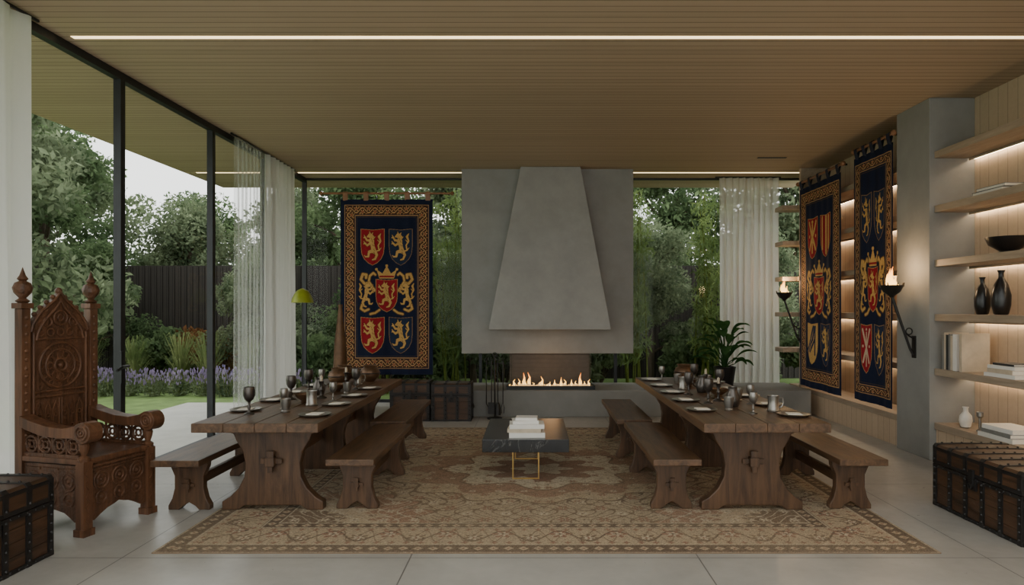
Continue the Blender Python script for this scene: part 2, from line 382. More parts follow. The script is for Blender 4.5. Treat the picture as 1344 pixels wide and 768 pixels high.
# ------------------------------------------------------------------ painting
class Canvas:
    def __init__(s,w,h,nx,ny,bg):
        s.w,s.h,s.nx,s.ny=w,h,nx,ny; s.im=np.zeros((ny,nx,3)); s.im[:]=bg[:3]
        s.X,s.Y=np.meshgrid(np.linspace(0,w,nx),np.linspace(0,h,ny))
    def bb(s,x0,x1,y0,y1):
        i0=max(0,int(x0/s.w*(s.nx-1))-1); i1=min(s.nx,int(x1/s.w*(s.nx-1))+3); j0=max(0,int(y0/s.h*(s.ny-1))-1); j1=min(s.ny,int(y1/s.h*(s.ny-1))+3)
        return slice(j0,j1),slice(i0,i1)
    def seg(s,a,b,ra,rb,col):
        r=max(ra,rb); B=s.bb(min(a[0],b[0])-r,max(a[0],b[0])+r,min(a[1],b[1])-r,max(a[1],b[1])+r)
        X,Y=s.X[B],s.Y[B]
        if X.size==0: return
        dx,dy=b[0]-a[0],b[1]-a[1]; t=np.clip(((X-a[0])*dx+(Y-a[1])*dy)/(dx*dx+dy*dy+1e-9),0,1)
        D=np.hypot(X-a[0]-t*dx,Y-a[1]-t*dy)-(ra+(rb-ra)*t); s.im[B][D<0]=col[:3]
    def path(s,pts,r,col):
        if not hasattr(r,'__len__'): r=[r]*len(pts)
        for i in range(len(pts)-1): s.seg(pts[i],pts[i+1],r[i],r[i+1],col)
    def poly(s,pts,col):
        xs_=[p[0] for p in pts]; y_=[p[1] for p in pts]; B=s.bb(min(xs_),max(xs_),min(y_),max(y_)); X,Y=s.X[B],s.Y[B]; ins=np.zeros(X.shape,bool)
        n=len(pts)
        for i in range(n):
            x1,y1=pts[i]; x2,y2=pts[(i+1)%n]
            if y1==y2: continue
            k=((Y>=min(y1,y2))&(Y<max(y1,y2))&(X<(Y-y1)*(x2-x1)/(y2-y1)+x1)); ins^=k
        s.im[B][ins]=col[:3]
LION=[[(.56,.34,.10),(.50,.5,.075),(.45,.66,.11)],[(.47,.78,.10),(.38,.84,.085),(.28,.81,.045)],
 [(.44,.68,.05),(.24,.68,.04),(.14,.79,.034),(.08,.77,.02)],[(.42,.60,.05),(.25,.52,.04),(.13,.60,.034),(.08,.57,.02)],
 [(.58,.34,.085),(.70,.21,.05),(.62,.08,.04),(.50,.05,.03)],[(.52,.34,.085),(.34,.31,.055),(.30,.16,.04),(.17,.15,.03)],
 [(.62,.32,.03),(.80,.36,.028),(.76,.52,.028),(.88,.66,.03),(.80,.80,.05),(.88,.90,.015)],[(.80,.36,.03),(.90,.44,.012)],[(.85,.62,.03),(.72,.70,.01)],
 [(.46,.86,.04),(.52,.94,.01)],[(.54,.76,.04),(.63,.8,.01)],[(.38,.9,.03),(.36,.98,.008)],[(.14,.79,.03),(.10,.86,.01)],[(.13,.60,.03),(.08,.66,.01)],[(.17,.15,.03),(.10,.20,.01)]]
GOLD=c(206,164,98); GOLDD=c(108,78,42); RED=c(152,30,42); NAVY=c(26,34,58); NAVY2=c(38,50,74); SIL=c(204,178,150)
def lion(cv,x,y,w,h,col,dark,flip=False):
    for grow,cl in ((.018,dark),(0,col)):
        for st in LION:
            pts=[(x+w*((1-p[0]) if flip else p[0]),y+h*p[1]) for p in st]; cv.path(pts,[(p[2]*1.16+grow)*w for p in st],cl)
    for p in ((.5,.55),(.54,.4),(.42,.76),(.47,.68),(.56,.3)):
        px=x+w*((1-p[0]) if flip else p[0]); cv.seg((px,y+h*p[1]),(px+.05*w,y+h*(p[1]-.06)),.010*w,.008*w,dark)
def shieldpts(cx,cy,w,h):
    pts=[(cx-w/2,cy+h/2),(cx,cy+h*.47),(cx+w/2,cy+h/2)]
    R=[(w/2,.0),(w*.47,-.18),(w*.36,-.33),(w*.18,-.44),(0,-.5)]
    pts+=[(cx+a,cy+h*b) for a,b in R]; pts+=[(cx-a,cy+h*b) for a,b in reversed(R[:-1])]; return pts
def shield(cv,cx,cy,w,h,col,charge,ccol,flip=False,col2=None):
    cv.poly(shieldpts(cx,cy,w+.032,h+.032),NAVY); cv.poly(shieldpts(cx,cy,w+.018,h+.018),c(150,120,84) if col==NAVY2 else c(186,146,92)); cv.poly(shieldpts(cx,cy,w,h),col)
    if col2:
        P=shieldpts(cx,cy,w,h); cv.poly([(max(cx,a),b) for a,b in P],col2)
    dk=tuple(v*.3 for v in col[:3])
    if charge=='lion': lion(cv,cx-w*.47,cy-h*.40,w*.94,h*.86,ccol,dk,flip)
    elif charge=='bend':
        for k in (-1,0,1): cv.path([(cx-w*.35+k*w*.2,cy-h*.2),(cx+w*.05+k*w*.16,cy+h*.1),(cx+w*.2+k*w*.1,cy+h*.42)],w*.05,ccol)
        cv.path([(cx+w*.24,cy-h*.26),(cx+w*.25,cy+h*.4)],w*.06,RED if col2 else ccol)
    elif charge=='saltire':
        cv.path([(cx-w*.34,cy+h*.4),(cx+w*.28,cy-h*.28)],w*.065,ccol); cv.path([(cx+w*.34,cy+h*.4),(cx-w*.28,cy-h*.28)],w*.065,ccol); cv.path([(cx,cy+.34*h),(cx,cy-.36*h)],w*.04,ccol)
        for a,b_ in ((0,.4),(0,-.1),(-.3,.05),(.3,.05)): cv.seg((cx+a*w,cy+b_*h),(cx+a*w,cy+b_*h+.001),w*.07,w*.07,ccol)
    elif charge=='pale':
        for k in (-.3,.05,.33): cv.path([(cx+k*w,cy-h*(.30 if abs(k)>.2 else .42)),(cx+k*w,cy+h*.44)],w*.07,ccol)
def tapestry_paint(w,h,rows,nx=320,ny=600):
    cv=Canvas(w,h,nx,ny,NAVY); X,Y=cv.X,cv.Y
    k=w/1.545; m=.065*k; bw=.185*k; yb=.1; yt=.09
    ex=np.minimum(X-m,w-m-X); ey=np.minimum(Y-yb,h-yt-Y); e=np.minimum(ex,ey); band=(e>0)&(e<bw)
    cv.im[band]=c(78,52,40)[:3]
    t=np.where(ex<ey,Y,X); n=(e-bw/2)/bw
    per=.21; TAN=c(196,158,112)[:3]; ph=(t/per)%1
    cv.im[band&(np.abs(n-.22*np.sin(2*np.pi*t/per))<.05)]=TAN
    # leafy scrolls: lobed leaves on alternating sides with curled tendrils
    for p0,n0,sg in ((.25,-.14,1),(.75,.14,-1)):
        dx=(ph-p0)*per/bw; dy=n-n0; rr=np.hypot(dx,dy); th=np.arctan2(dy*sg,dx)
        cv.im[band&(rr<.24*(.62+.38*np.cos(5*th+1.2)))]=TAN; cv.im[band&(rr<.10)]=c(146,62,52)[:3]; cv.im[band&(rr<.04)]=TAN
    for p0,n0 in ((.02,.3),(.48,-.3),(.55,.32),(.97,-.32)):
        dx=(ph-p0)*per/bw; dy=n-n0; rr=np.hypot(dx*.8,dy*1.3); th=np.arctan2(dy,dx); cv.im[band&(rr<.12*(.6+.4*np.cos(3*th)))]=c(176,136,90)[:3]
    for a,b in ((0,.012),(bw-.012,bw)): cv.im[(e>a)&(e<b)]=c(182,144,98)[:3]
    cv.im[(e>.012)&(e<.02)]=NAVY[:3]; cv.im[(e<bw-.012)&(e>bw-.02)]=NAVY[:3]
    cv.im[(e>bw+.02)&(e<bw+.026)]=c(96,78,54)[:3]
    cx=w/2; sx=.235*k; sw_,sh=.38*k,.60
    for (yy,L_) in ((h-.80,rows[0]),(.66,rows[1])):
        for sgn,spec in zip((-1,1),L_): shield(cv,cx+sgn*sx,yy,sw_,sh,*spec)
    cy=h*.475
    for sg in (-1,1):
        f=lambda a,b:(cx+sg*a*k,cy+b)
        for grow,cl in ((.012,GOLDD),(0,GOLD)):
            cv.path([f(.21,.02),f(.29,.14),f(.37,.13),f(.43,.20),f(.40,.29),f(.34,.28),f(.345,.23)],[(.026+grow)]*2+[.020+grow]*5,cl)
            cv.path([f(.30,-.30),f(.37,-.33),f(.43,-.29),f(.41,-.22)],.017+grow,cl)
            cv.path([f(.12,-.31),f(.19,-.36),f(.27,-.38)],.016+grow,cl)
            cv.path([f(.3,.16),f(.28,.26),f(.22,.31),f(.19,.28)],.016+grow,cl)
    lion(cv,cx-.49*k,cy-.28,.29*k,.46,GOLD,GOLDD,True); lion(cv,cx+.20*k,cy-.28,.29*k,.46,GOLD,GOLDD)
    shield(cv,cx,cy-.07,.35*k,.54,RED,'lion',GOLD)
    cv.poly([(cx-.12*k,cy+.215),(cx-.17*k,cy+.37),(cx-.07*k,cy+.30),(cx,cy+.43),(cx+.07*k,cy+.30),(cx+.17*k,cy+.37),(cx+.12*k,cy+.215)],GOLD)
    for a,b in ((-.17,.37),(0,.43),(.17,.37)): cv.seg((cx+a*k,cy+b),(cx+a*k,cy+b+.001),.022,.022,GOLD)
    cv.path([(cx-.11*k,cy+.25),(cx+.11*k,cy+.25)],.014,RED)
    cv.im*= (1+.16*rng.standard_normal((ny,nx,1))); cv.im=np.clip(cv.im,0.001,1)
    return cv
def canvas_mesh(name,cv,mat,zfun=None,plane='xz'):
    nx,ny=cv.nx,cv.ny; X=cv.X-cv.w/2; Y=cv.Y; D=np.zeros_like(X) if zfun is None else zfun(X,Y)
    co=np.stack([X,D,Y],-1) if plane=='xz' else np.stack([X,Y,D],-1)
    me=bpy.data.meshes.new(name); idx=np.arange(nx*ny).reshape(ny,nx)
    q=np.stack([idx[:-1,:-1],idx[:-1,1:],idx[1:,1:],idx[1:,:-1]],-1).reshape(-1,4)
    me.vertices.add(nx*ny); me.vertices.foreach_set('co',co.reshape(-1).astype(np.float32)); me.loops.add(q.size); me.loops.foreach_set('vertex_index',q.reshape(-1).astype(np.int32))
    me.polygons.add(len(q)); me.polygons.foreach_set('loop_start',(np.arange(len(q))*4).astype(np.int32)); me.polygons.foreach_set('use_smooth',np.ones(len(q),bool)); me.update(); me.validate()
    a=me.color_attributes.new('Col','FLOAT_COLOR','POINT'); cc=np.concatenate([cv.im,np.ones((ny,nx,1))],-1); a.data.foreach_set('color',cc.reshape(-1).astype(np.float32))
    me.materials.append(mat); ob=bpy.data.objects.new(name,me); COL.objects.link(ob); return ob
def tapestry(loc,rz,w,h,rows,lab,rodx,wall):
    r=root('tapestry',lab,'tapestry',loc,rz,'heraldic wall tapestries')
    cv=tapestry_paint(w,h,rows); o=canvas_mesh('cloth',cv,M_tap,lambda X,Y:.012*np.sin(X*9+.6)*(1.2-Y/h)+.004*np.sin(X*31)); o.parent=r
    zr=h+.10
    g=G(); g.tube([(-rodx,0,zr),(rodx,0,zr)],.018,10)
    for sg in (-1,1): g.ball((sg*(rodx+.02),0,zr),.035)
    g.obj('rod',M_rodw,r,smooth=True)
    n=5
    for i in range(n):
        x=-w/2+.08+(w-.16)*i/(n-1); g=G()
        prof=[(0,-.02),(-.024,.09),(-.024,.115),(0,.13),(.024,.115),(.024,.09),(.0,-.02)]
        for (y1,z1),(y2,z2) in zip(prof[:-1],prof[1:]): g.add([(x-.04,y1,h+z1),(x+.04,y1,h+z1),(x+.04,y2,h+z2),(x-.04,y2,h+z2)],[(0,1,2,3)])
        g.obj('hanging_loop',M_navy if wall<.1 else M_rodw,r)
    for sg in (-1,1):
        g=G(); g.box(sg*(rodx-.05)-.01,sg*(rodx-.05)+.01,.0,wall,zr-.012,zr+.012); g.obj('rod_bracket',M_iron,r)
    return r
LI=lambda col,flip=False:(col,'lion',GOLD,flip)
tapestry((-2.46,11.5,.49),0,1.545,2.94,[[LI(RED),LI(NAVY2)],[LI(RED),LI(NAVY2)]],'navy tapestry with red and blue lion shields before the rear window',1.08,.16)
tapestry((4.14,9.945,.42),-math.pi/2,1.42,3.02,[[(RED,'saltire',GOLD),(RED,'pale',GOLD)],[(GOLD,'bend',NAVY2),LI(NAVY2)]],'navy tapestry with red and gold striped shields before the shelves',.76,.085)
tapestry((4.14,8.37,.44),-math.pi/2,.96,3.08,[[LI(NAVY2),LI(NAVY2,True)],[(RED,'saltire',SIL),LI(NAVY2)]],'navy tapestry with gold lions hanging beside the concrete pier',.47,.085)
# rug
def rug():
    w,d=5.15,4.70; nx,ny=860,780; BG=c(164,148,124); cv=Canvas(w,d,nx,ny,BG); X,Y=cv.X,cv.Y; im=cv.im
    x=X-w/2; y=Y-d/2; ax,ay=np.abs(x),np.abs(y); ex=w/2-ax; ey=d/2-ay; e=np.minimum(ex,ey); t=np.where(ex<ey,y,x)
    A=lambda *k:np.array(c(*k)[:3])
    dark=A(78,62,52); rust=A(132,92,76); tan=A(172,154,128); cream=A(194,180,156); brown=A(108,88,72)
    def flower(px,py,R,k,ph=0):
        r=np.hypot(px,py); th=np.arctan2(py,px); return r<R*(.72+.28*np.cos(k*th+ph))
    def florets(mask,off,a,b,cc,sc=1.):
        for per,o2,R,k,col in ((.30*sc,0,.062*sc,6,a),(.30*sc,.15*sc,.048*sc,8,b),(.15*sc,.075*sc,.016*sc,4,cc)):
            px=(ax+off+o2)%per-per/2; py=(ay+off+o2)%per-per/2; im[mask&flower(px,py,R,k)]=col
            im[mask&flower(px,py,R*.42,5)]=tan if col is not b else a
    field=e>.62
    v1=np.sin(21*ax+2.2*np.sin(12*ay))*np.sin(19*ay+2.0*np.sin(14*ax)); im[field&(np.abs(v1)<.14)]=brown
    florets(field,0,rust,cream,dark)
    r=np.hypot(x/1.25,y); th=np.arctan2(y,x/1.25)
    for R,k,a,col in ((1.25,16,.06,brown),(1.22,16,.06,tan),(1.05,12,.08,A(146,114,94)),(.82,8,.12,brown),(.79,8,.12,cream),(.5,8,.15,rust),(.25,6,.2,cream)):
        msk=r<R*(1-a+a*np.cos(k*th)); im[msk]=col
    M1=r<1.2; im[M1&(np.abs(v1)<.13)]*=.74; florets(M1&(r>.26),.06,rust,cream,dark,.75)
    rc=np.hypot((ex-.62)/1.2,ey-.62); thc=np.arctan2(ey-.62,(ex-.62)/1.2)
    for R,a,col in ((.98,.07,brown),(.95,.07,A(146,112,92)),(.66,.1,tan),(.4,.1,brown)): im[field&(rc<R*(1-a+a*np.cos(20*thc)))]=col
    florets(field&(rc<.9),.03,cream,brown,dark,.75); im[field&(rc<.92)&(np.abs(v1)<.12)]=cream*.85
    im[e<.62]=brown
    band=(e>.16)&(e<.50); im[band]=tan*.95; n=(e-.33)/.34; per=.40; ph=(t/per)%1
    im[band&(np.abs(n-.3*np.sin(2*np.pi*t/per))<.04)]=dark; im[band&(np.abs(n+.34*np.sin(4*np.pi*t/per))<.03)]=brown
    im[band&flower((ph-.25)*per,(n-.12)*.34,.085,6)]=rust; im[band&flower((ph-.75)*per,(n+.12)*.34,.085,8)]=brown
    im[band&flower((ph-.25)*per,(n-.12)*.34,.045,5)]=cream; im[band&flower((ph-.75)*per,(n+.12)*.34,.045,5)]=cream
    im[band&flower((ph-.25)*per,(n-.12)*.34,.02,4)]=dark; im[band&flower((ph-.75)*per,(n+.12)*.34,.02,4)]=rust
    im[band&flower((((t/per*4)%1)-.5)*per/4,(np.abs(n)-.4)*.34,.026,4)]=rust
    for a,b in ((.02,.14),(.52,.60)):
        bd=(e>a)&(e<b); im[bd]=dark*1.15; ph2=(t/.10)%1; dd=np.abs((ph2-.5))*.10+np.abs(e-(a+b)/2); im[bd&(dd<.036)]=tan; im[bd&(dd<.014)]=rust
    for a in (.0,.145,.505,.605): im[(e>a)&(e<a+.012)]=cream*.85
    wr=(np.sin(X*3.1+np.sin(Y*2.3)*2)+np.sin(Y*4.3+np.sin(X*1.7)*2))*.25+.5; wr=np.clip(wr,0,1)[...,None]
    fade=.22+.20*wr; im[:]=im*(1-fade)+np.array(BG[:3])*fade
    im*=1+.22*rng.standard_normal((ny,nx,1)); im[:]=np.clip(im,.002,1)
    o=canvas_mesh('rug_pile',cv,M_rug,lambda X,Y:np.full_like(X,.008),'xy')
    r_=root('area_rug','large faded beige and rust patterned area rug','rug',(.085,4.47,0)); o.parent=r_
    G().box(-w/2,w/2,0,d,0.0005,.0075).obj('backing',plain('rug_backing',c(120,100,80),.9),r_)
rug()
# ------------------------------------------------------------------ tables and benches
def cross(g,y,z,s=1,sg=-1):
    g.box(-.035*s,.035*s,min(y,y+sg*.07*s),max(y,y+sg*.07*s),z-.035*s,z+.035*s)
    g.prism([(-.018*s,z-.085*s),(.018*s,z-.085*s),(.03*s,z+.085*s),(-.03*s,z+.085*s)],y+sg*.045*s-.012*s,y+sg*.045*s+.012*s)
    g.box(-.085*s,.085*s,y+sg*.025*s-.006,y+sg*.025*s+.006,z-.02*s,z+.02*s)
def table(x,y0,Ln,lab):
    r=root('trestle_table',lab,'dining table',(x,y0,.009)); W=.47
    g=G()
    for i in range(4): g.box(-W+i*W/2+.0008,-W+(i+1)*W/2-.0008,0,Ln,.672,.741)
    g.obj('tabletop',M_oak,r,bevel=.006)
    half=[(.0,.035),(.22,.035),(.27,0),(.40,0),(.40,.065),(.34,.10),(.27,.17),(.225,.26),(.215,.36),(.235,.46),(.29,.55),(.31,.60),(.37,.615),(.37,.671)]
    poly=[(a,b) for a,b in half]+[(-a,b) for a,b in reversed(half[1:])]
    for yy in (.40,Ln/2,Ln-.40):
        G().prism(poly,yy-.045,yy+.045).obj('trestle',M_oakZ,r,bevel=.008)
    G().box(-.025,.025,.40,Ln-.40,.33,.45).obj('stretcher',M_oak,r,bevel=.004)
    for yy,sg in ((.355,-1),(Ln-.355,1)):
        g=G(); cross(g,yy,.39,1,sg); g.obj('wedge_key',M_oakZ,r,bevel=.003)
    return r
table(-2.06,5.06,3.24,'long dark oak trestle dining table set with pewter goblets')
table(1.73,5.06,3.42,'long dark oak trestle dining table set with pewter cups')
def bench(x,y0,Ln,z=.009,lab='dark oak trestle bench beside the long table'):
    r=root('bench',lab,'bench',(x,y0,z),0,'oak benches at the dining tables')
    G().box(-.185,.185,0,Ln,.39,.44).obj('seat',M_oak,r,bevel=.006)
    half=[(.0,.06),(.05,.03),(.08,0),(.165,0),(.165,.035),(.135,.09),(.115,.17),(.115,.27),(.145,.34),(.15,.389)]
    poly=half+[(-a,b) for a,b in reversed(half[1:])]
    for yy in (.26,Ln-.26):
        G().prism(poly,yy-.035,yy+.035).obj('leg',M_oakZ,r,bevel=.006)
    G().box(-.02,.02,.26,Ln-.26,.16,.24).obj('stretcher',M_oak,r,bevel=.003)
    for yy,sg in ((.225,-1),(Ln-.225,1)):
        g=G(); cross(g,yy,.20,.6,sg); g.obj('wedge_key',M_oakZ,r)
    return r
bench(-1.40,5.22,1.62); bench(-1.48,6.98,1.7); bench(-2.735,5.22,1.62,0,'dark oak trestle bench on the window side of the table')
bench(1.10,5.22,1.72); bench(1.05,7.1,1.6); bench(2.52,5.22,1.62,.009,'dark oak trestle bench on the shelving side of the table')
# ------------------------------------------------------------------ table ware
ZT=.751
def mk_goblet(mat,lab,sc=1.):
    P=lambda l:[(a*sc,b*sc) for a,b in l]
    r=G().lathe(P([(.012,.10),(.03,.115),(.043,.145),(.046,.19),(.041,.22),(.038,.22),(.042,.19),(.038,.148),(.001,.12)]),20).obj('goblet',mat,smooth=True)
    tag(r,lab,'goblet','goblets on the dining tables')
    G().lathe(P([(.042,0),(.042,.006),(.016,.018),(.008,.035),(.014,.055),(.008,.075),(.012,.10)]),16).obj('stem',mat,r,smooth=True); return r
def mk_plate():
    r=G().lathe([(.001,.004),(.09,.004),(.10,.0),(.125,.014),(.128,.018),(.12,.02),(.10,.011),(.001,.011)],28).obj('plate',M_pewter,smooth=True)
    tag(r,'round pewter dinner plate with a folded napkin','plate','plates on the dining tables'); 
    G().prism([(-.055,-.05),(.055,-.06),(.06,.05),(-.05,.055)],.012,.02,'xy').obj('folded_napkin',M_paper,r,bevel=.003); return r
def mk_cup():
    r=G().lathe([(.034,0),(.036,.01),(.03,.02),(.038,.06),(.042,.11),(.038,.11),(.034,.06),(.001,.02)],18).obj('cup',M_pewter,smooth=True)
    tag(r,'small pewter beaker on the dining table','cup','cups on the dining tables'); return r
def mk_mug():
    r=G().lathe([(.05,0),(.052,.01),(.045,.02),(.043,.10),(.047,.13),(.042,.13),(.038,.10),(.001,.02)],18).obj('mug',M_pewter,smooth=True)
    tag(r,'pewter tankard with a curved handle','mug','tankards on the dining tables'); G().tube([(.043,0,.11),(.08,0,.11),(.085,0,.07),(.07,0,.035),(.044,0,.03)],.006,6).obj('handle',M_pewter,r,smooth=True); return r
def mk_bowl():
    r=G().lathe([(.04,0),(.045,.008),(.035,.015),(.08,.05),(.095,.08),(.09,.08),(.075,.053),(.001,.025)],24).obj('bowl',M_bronze,smooth=True)
    tag(r,'low bronze serving bowl on the dining table','bowl','serving bowls'); return r
def mk_candle():
    r=G().lathe([(.05,0),(.05,.008),(.015,.025),(.01,.06),(.018,.08),(.01,.10),(.022,.15),(.03,.16),(.001,.162)],18).obj('candlestick',M_pewd,smooth=True)
    tag(r,'dark metal candlestick with a short candle','candlestick','candlesticks on the dining tables'); G().lathe([(.013,.162),(.013,.21),(.003,.212),(.002,.22)],10).obj('candle',M_beige,r,smooth=True); return r
def mk_jug():
    r=G().lathe([(.045,0),(.05,.01),(.06,.05),(.055,.10),(.035,.14),(.042,.17),(.038,.17),(.03,.14),(.001,.03)],20).obj('jug',M_pewd,smooth=True)
    tag(r,'dark pewter jug with a curved handle','jug','jugs on the dining tables'); G().tube([(.04,0,.155),(.085,0,.15),(.095,0,.11),(.085,0,.07),(.056,0,.05)],.006,6).obj('handle',M_pewd,r,smooth=True); return r
def mk_pot():
    r=G().lathe([(.05,0),(.055,.01),(.10,.05),(.115,.10),(.10,.145),(.07,.165),(.08,.19),(.074,.19),(.06,.165),(.001,.15)],26).obj('round_pot',M_bronze,smooth=True)
    tag(r,'round bellied bronze pot on the dining table','pot','bronze pots'); G().ring((0,0,.10),.114,.006,'xy',26,6).obj('band',M_iron,r,smooth=True); return r
K={'g':mk_goblet(M_pewd,'dark pewter goblet standing on the dining table'),'s':mk_goblet(M_pewter,'shorter bright pewter goblet on the dining table',.78),'m':mk_mug(),'p':mk_plate(),'c':mk_cup(),'b':mk_bowl(),'k':mk_candle(),'j':mk_jug(),'o':mk_pot()}
first=set()
def put(k,x,y,z=ZT,rz=None):
    rz=random.uniform(0,6) if rz is None and k!='p' else (rz or 0)
    if k not in first: first.add(k); K[k].location=(x,y,z); K[k].rotation_euler[2]=rz
    else: dup(K[k],(x,y,z),rz)
for xc,L_ in ((-2.06,[('g',-.22,5.5),('c',.03,5.62),('m',.12,6.0),('s',-.05,5.80),('g',-.2,6.4),('c',-.14,6.12),('b',.0,6.2),('j',-.05,6.75),('k',.05,6.5),('s',.22,6.3),('b',.05,7.0),('g',.2,7.2),('k',.04,7.4),('g',-.25,7.05),('c',.2,6.85),('m',.1,7.65),('o',-.1,7.6),('o',.16,7.98),('o',-.14,7.98),('s',-.3,7.65)]),
              (1.73,[('s',.05,5.55),('m',.25,5.66),('j',.0,5.95),('c',-.10,5.72),('k',-.03,6.3),('g',-.16,6.15),('b',.05,6.6),('c',.15,6.3),('s',.2,6.1),('g',-.2,6.75),('j',-.02,6.95),('k',.08,7.2),('b',-.05,7.45),('g',.2,7.1),('m',-.16,7.2),('g',.1,7.8),('c',-.1,7.75),('o',.05,8.1),('s',-.22,8.05),('c',.2,7.6)])):
    for k,dx,y in L_: put(k,xc+dx,y)
for xc,y1 in ((-2.06,7.3),(1.73,7.9)):
    for y in (5.45,6.05,6.65,7.25,7.85):
        if y>y1: continue
        put('p',xc-.33,y+.25,rz=.1); put('p',xc+.33,y-.02,rz=-.1)
# ------------------------------------------------------------------ coffee table and books
ct=root('coffee_table','low black marble coffee table with slim brass legs','coffee table',(-.07,6.82,.009))
G().box(-.395,.395,-.60,.60,.285,.401).obj('tabletop',M_marble,ct,bevel=.004)
for yy in (-.42,.42):
    g=G(); 
    for x in (-.12,.12): g.box(x-.006,x+.006,yy-.006,yy+.006,0,.285)
    g.box(-.114,.114,yy-.006,yy+.006,0,.012); g.box(-.114,.114,yy-.006,yy+.006,.273,.285); g.obj('leg_frame',M_brass,ct)
def book(x,y,z,w,d,t,rz,mat,lab,grp='books'):
    r=root('book',lab,'book',(x,y,z),rz,grp)
    g=G(); g.box(-w/2,w/2,-d/2,d/2,0,.004); g.box(-w/2,w/2,-d/2,d/2,t-.004,t); g.box(-w/2,w/2,-d/2,-d/2+.004,.004,t-.004); a=g.obj('cover',mat,r)
    G().box(-w/2+.005,w/2-.005,-d/2+.004,d/2-.006,.004,t-.004).obj('pages',M_paper,r)
    return r
zz=.410+.0005
for i,(w,d,t,m,lb) in enumerate(((.33,.24,.045,M_white,'large white book'),(.31,.23,.035,M_beige,'beige covered book'),(.32,.23,.04,M_white,'thick white book'),(.24,.18,.03,M_white,'small white book'),(.20,.15,.025,M_white,'small pale book'))):
    book(-.07+.008*(-1)**i,6.42,zz,w,d,t,(.04,-.06,.03,.1,-.05)[i],m,lb+' stacked on the coffee table','books stacked on the coffee table'); zz+=t+.0005
# ------------------------------------------------------------------ chests
def chest(x,y,Lx,D,Hh,rz,lab,z=0,grp='iron bound wooden chests',ns=4):
    r=root('storage_chest',lab,'chest',(x,y,z),rz,grp); hb=Hh*.68; e=.012
    g=G()
    n=4
    for i in range(n): g.box(-Lx/2,Lx/2,-D/2,D/2,.02+(hb-.02)*i/n+.002,.02+(hb-.02)*(i+1)/n)
    g.box(-Lx/2+.004,Lx/2-.004,-D/2+.004,D/2-.004,.0,hb); g.obj('body',M_chestw,r,bevel=.003)
    g=G(); prof=[(-D/2-.006,hb+.004),(-D/2-.006,Hh-.022),(-D/2+.012,Hh-.004),(-D/6,Hh),(D/6,Hh),(D/2-.012,Hh-.004),(D/2+.006,Hh-.022),(D/2+.006,hb+.004)]
    g.prism(prof,-Lx/2-.006,Lx/2+.006,'yz'); g.obj('lid',M_chestw,r,bevel=.003)
    def strip(g,x0,x1):
        g.box(x0,x1,-D/2-e,-D/2+.002,0,hb-.002)
        pr=[(a+(-.007 if a<0 else .007),b) for a,b in prof]; pr=[pr[0],(pr[1][0],pr[1][1]+.002)]+[(p[0],p[1]+.006) for p in pr[2:6]]+[(pr[6][0],pr[6][1]+.002),pr[7]]
        g.prism(pr,x0,x1,'yz')
        for zc in np.linspace(.04,hb-.03,6): g.ball(((x0+x1)/2,-D/2-e,zc),.010,6)
        g.ball(((x0+x1)/2,-D/2-e-.004,hb+.04),.010,6)
        for yy in np.linspace(-D/2+.05,D/2-.05,7): g.ball(((x0+x1)/2,yy,Hh+.006),.009,6)
    w=.042
    X=np.linspace(-Lx/2-.008+w/2,Lx/2+.008-w/2,ns)
    for xx in X:
        g=G(); strip(g,xx-w/2,xx+w/2); g.obj('iron_strap',M_iron,r)
    g=G()
    for zc in (.0,hb-.03,hb+.002,Hh-.05):
        g.box(-Lx/2-e,Lx/2+e,-D/2-.011,-D/2+.004,zc+.002,zc+.028)
        if zc<hb-.01:
            for xx in np.arange(-Lx/2+.06,Lx/2-.03,.07): g.ball((xx,-D/2-.011,zc+.015),.007,6)
    for sg in (-1,1):
        X0=sg*(Lx/2+.007)
        for zc in (.0,hb-.03): g.box(min(X0,X0+sg*.006)-.003,max(X0,X0+sg*.006),-D/2,D/2,zc+.002,zc+.028)
        for yy in (-D/2,-.02,D/2-.04): g.box(min(X0,X0+sg*.006)-.003,max(X0,X0+sg*.006),yy,yy+.04,.0,Hh-.03)
    g.obj('edge_band',M_iron,r)
    g=G(); g.box(-.045,.045,-D/2-.022,-D/2-.006,hb-.09,hb+.0); g.box(-.022,.022,-D/2-.032,-D/2-.012,hb-.06,hb+.06); g.ring((0,-D/2-.035,hb-.06),.02,.006); g.obj('latch',M_iron,r)
    for sg in (-1,1):
        g=G(); X0=sg*(Lx/2+.014); g.tube([(X0,-.07,hb*.62),(X0+sg*.02,-.06,hb*.5),(X0+sg*.022,0,hb*.47),(X0+sg*.02,.06,hb*.5),(X0,.07,hb*.62)],.008,6); g.obj('handle',M_iron,r,smooth=True)
    return r
chest(3.27+.30,5.10,1.0,.58,.50,-math.pi/2,'dark wood iron strapped chest below the oak shelves',ns=6)
chest(-3.11-.29,3.96,.98,.54,.52,math.pi/2,'dark wood iron strapped chest beside the carved throne',ns=6)
chest(-1.75,9.90,.54,.36,.56,0,'dark brown wooden chest near the fireplace hearth'); chest(-1.165,9.90,.54,.36,.54,0,'reddish brown wooden chest next to the fire tools')
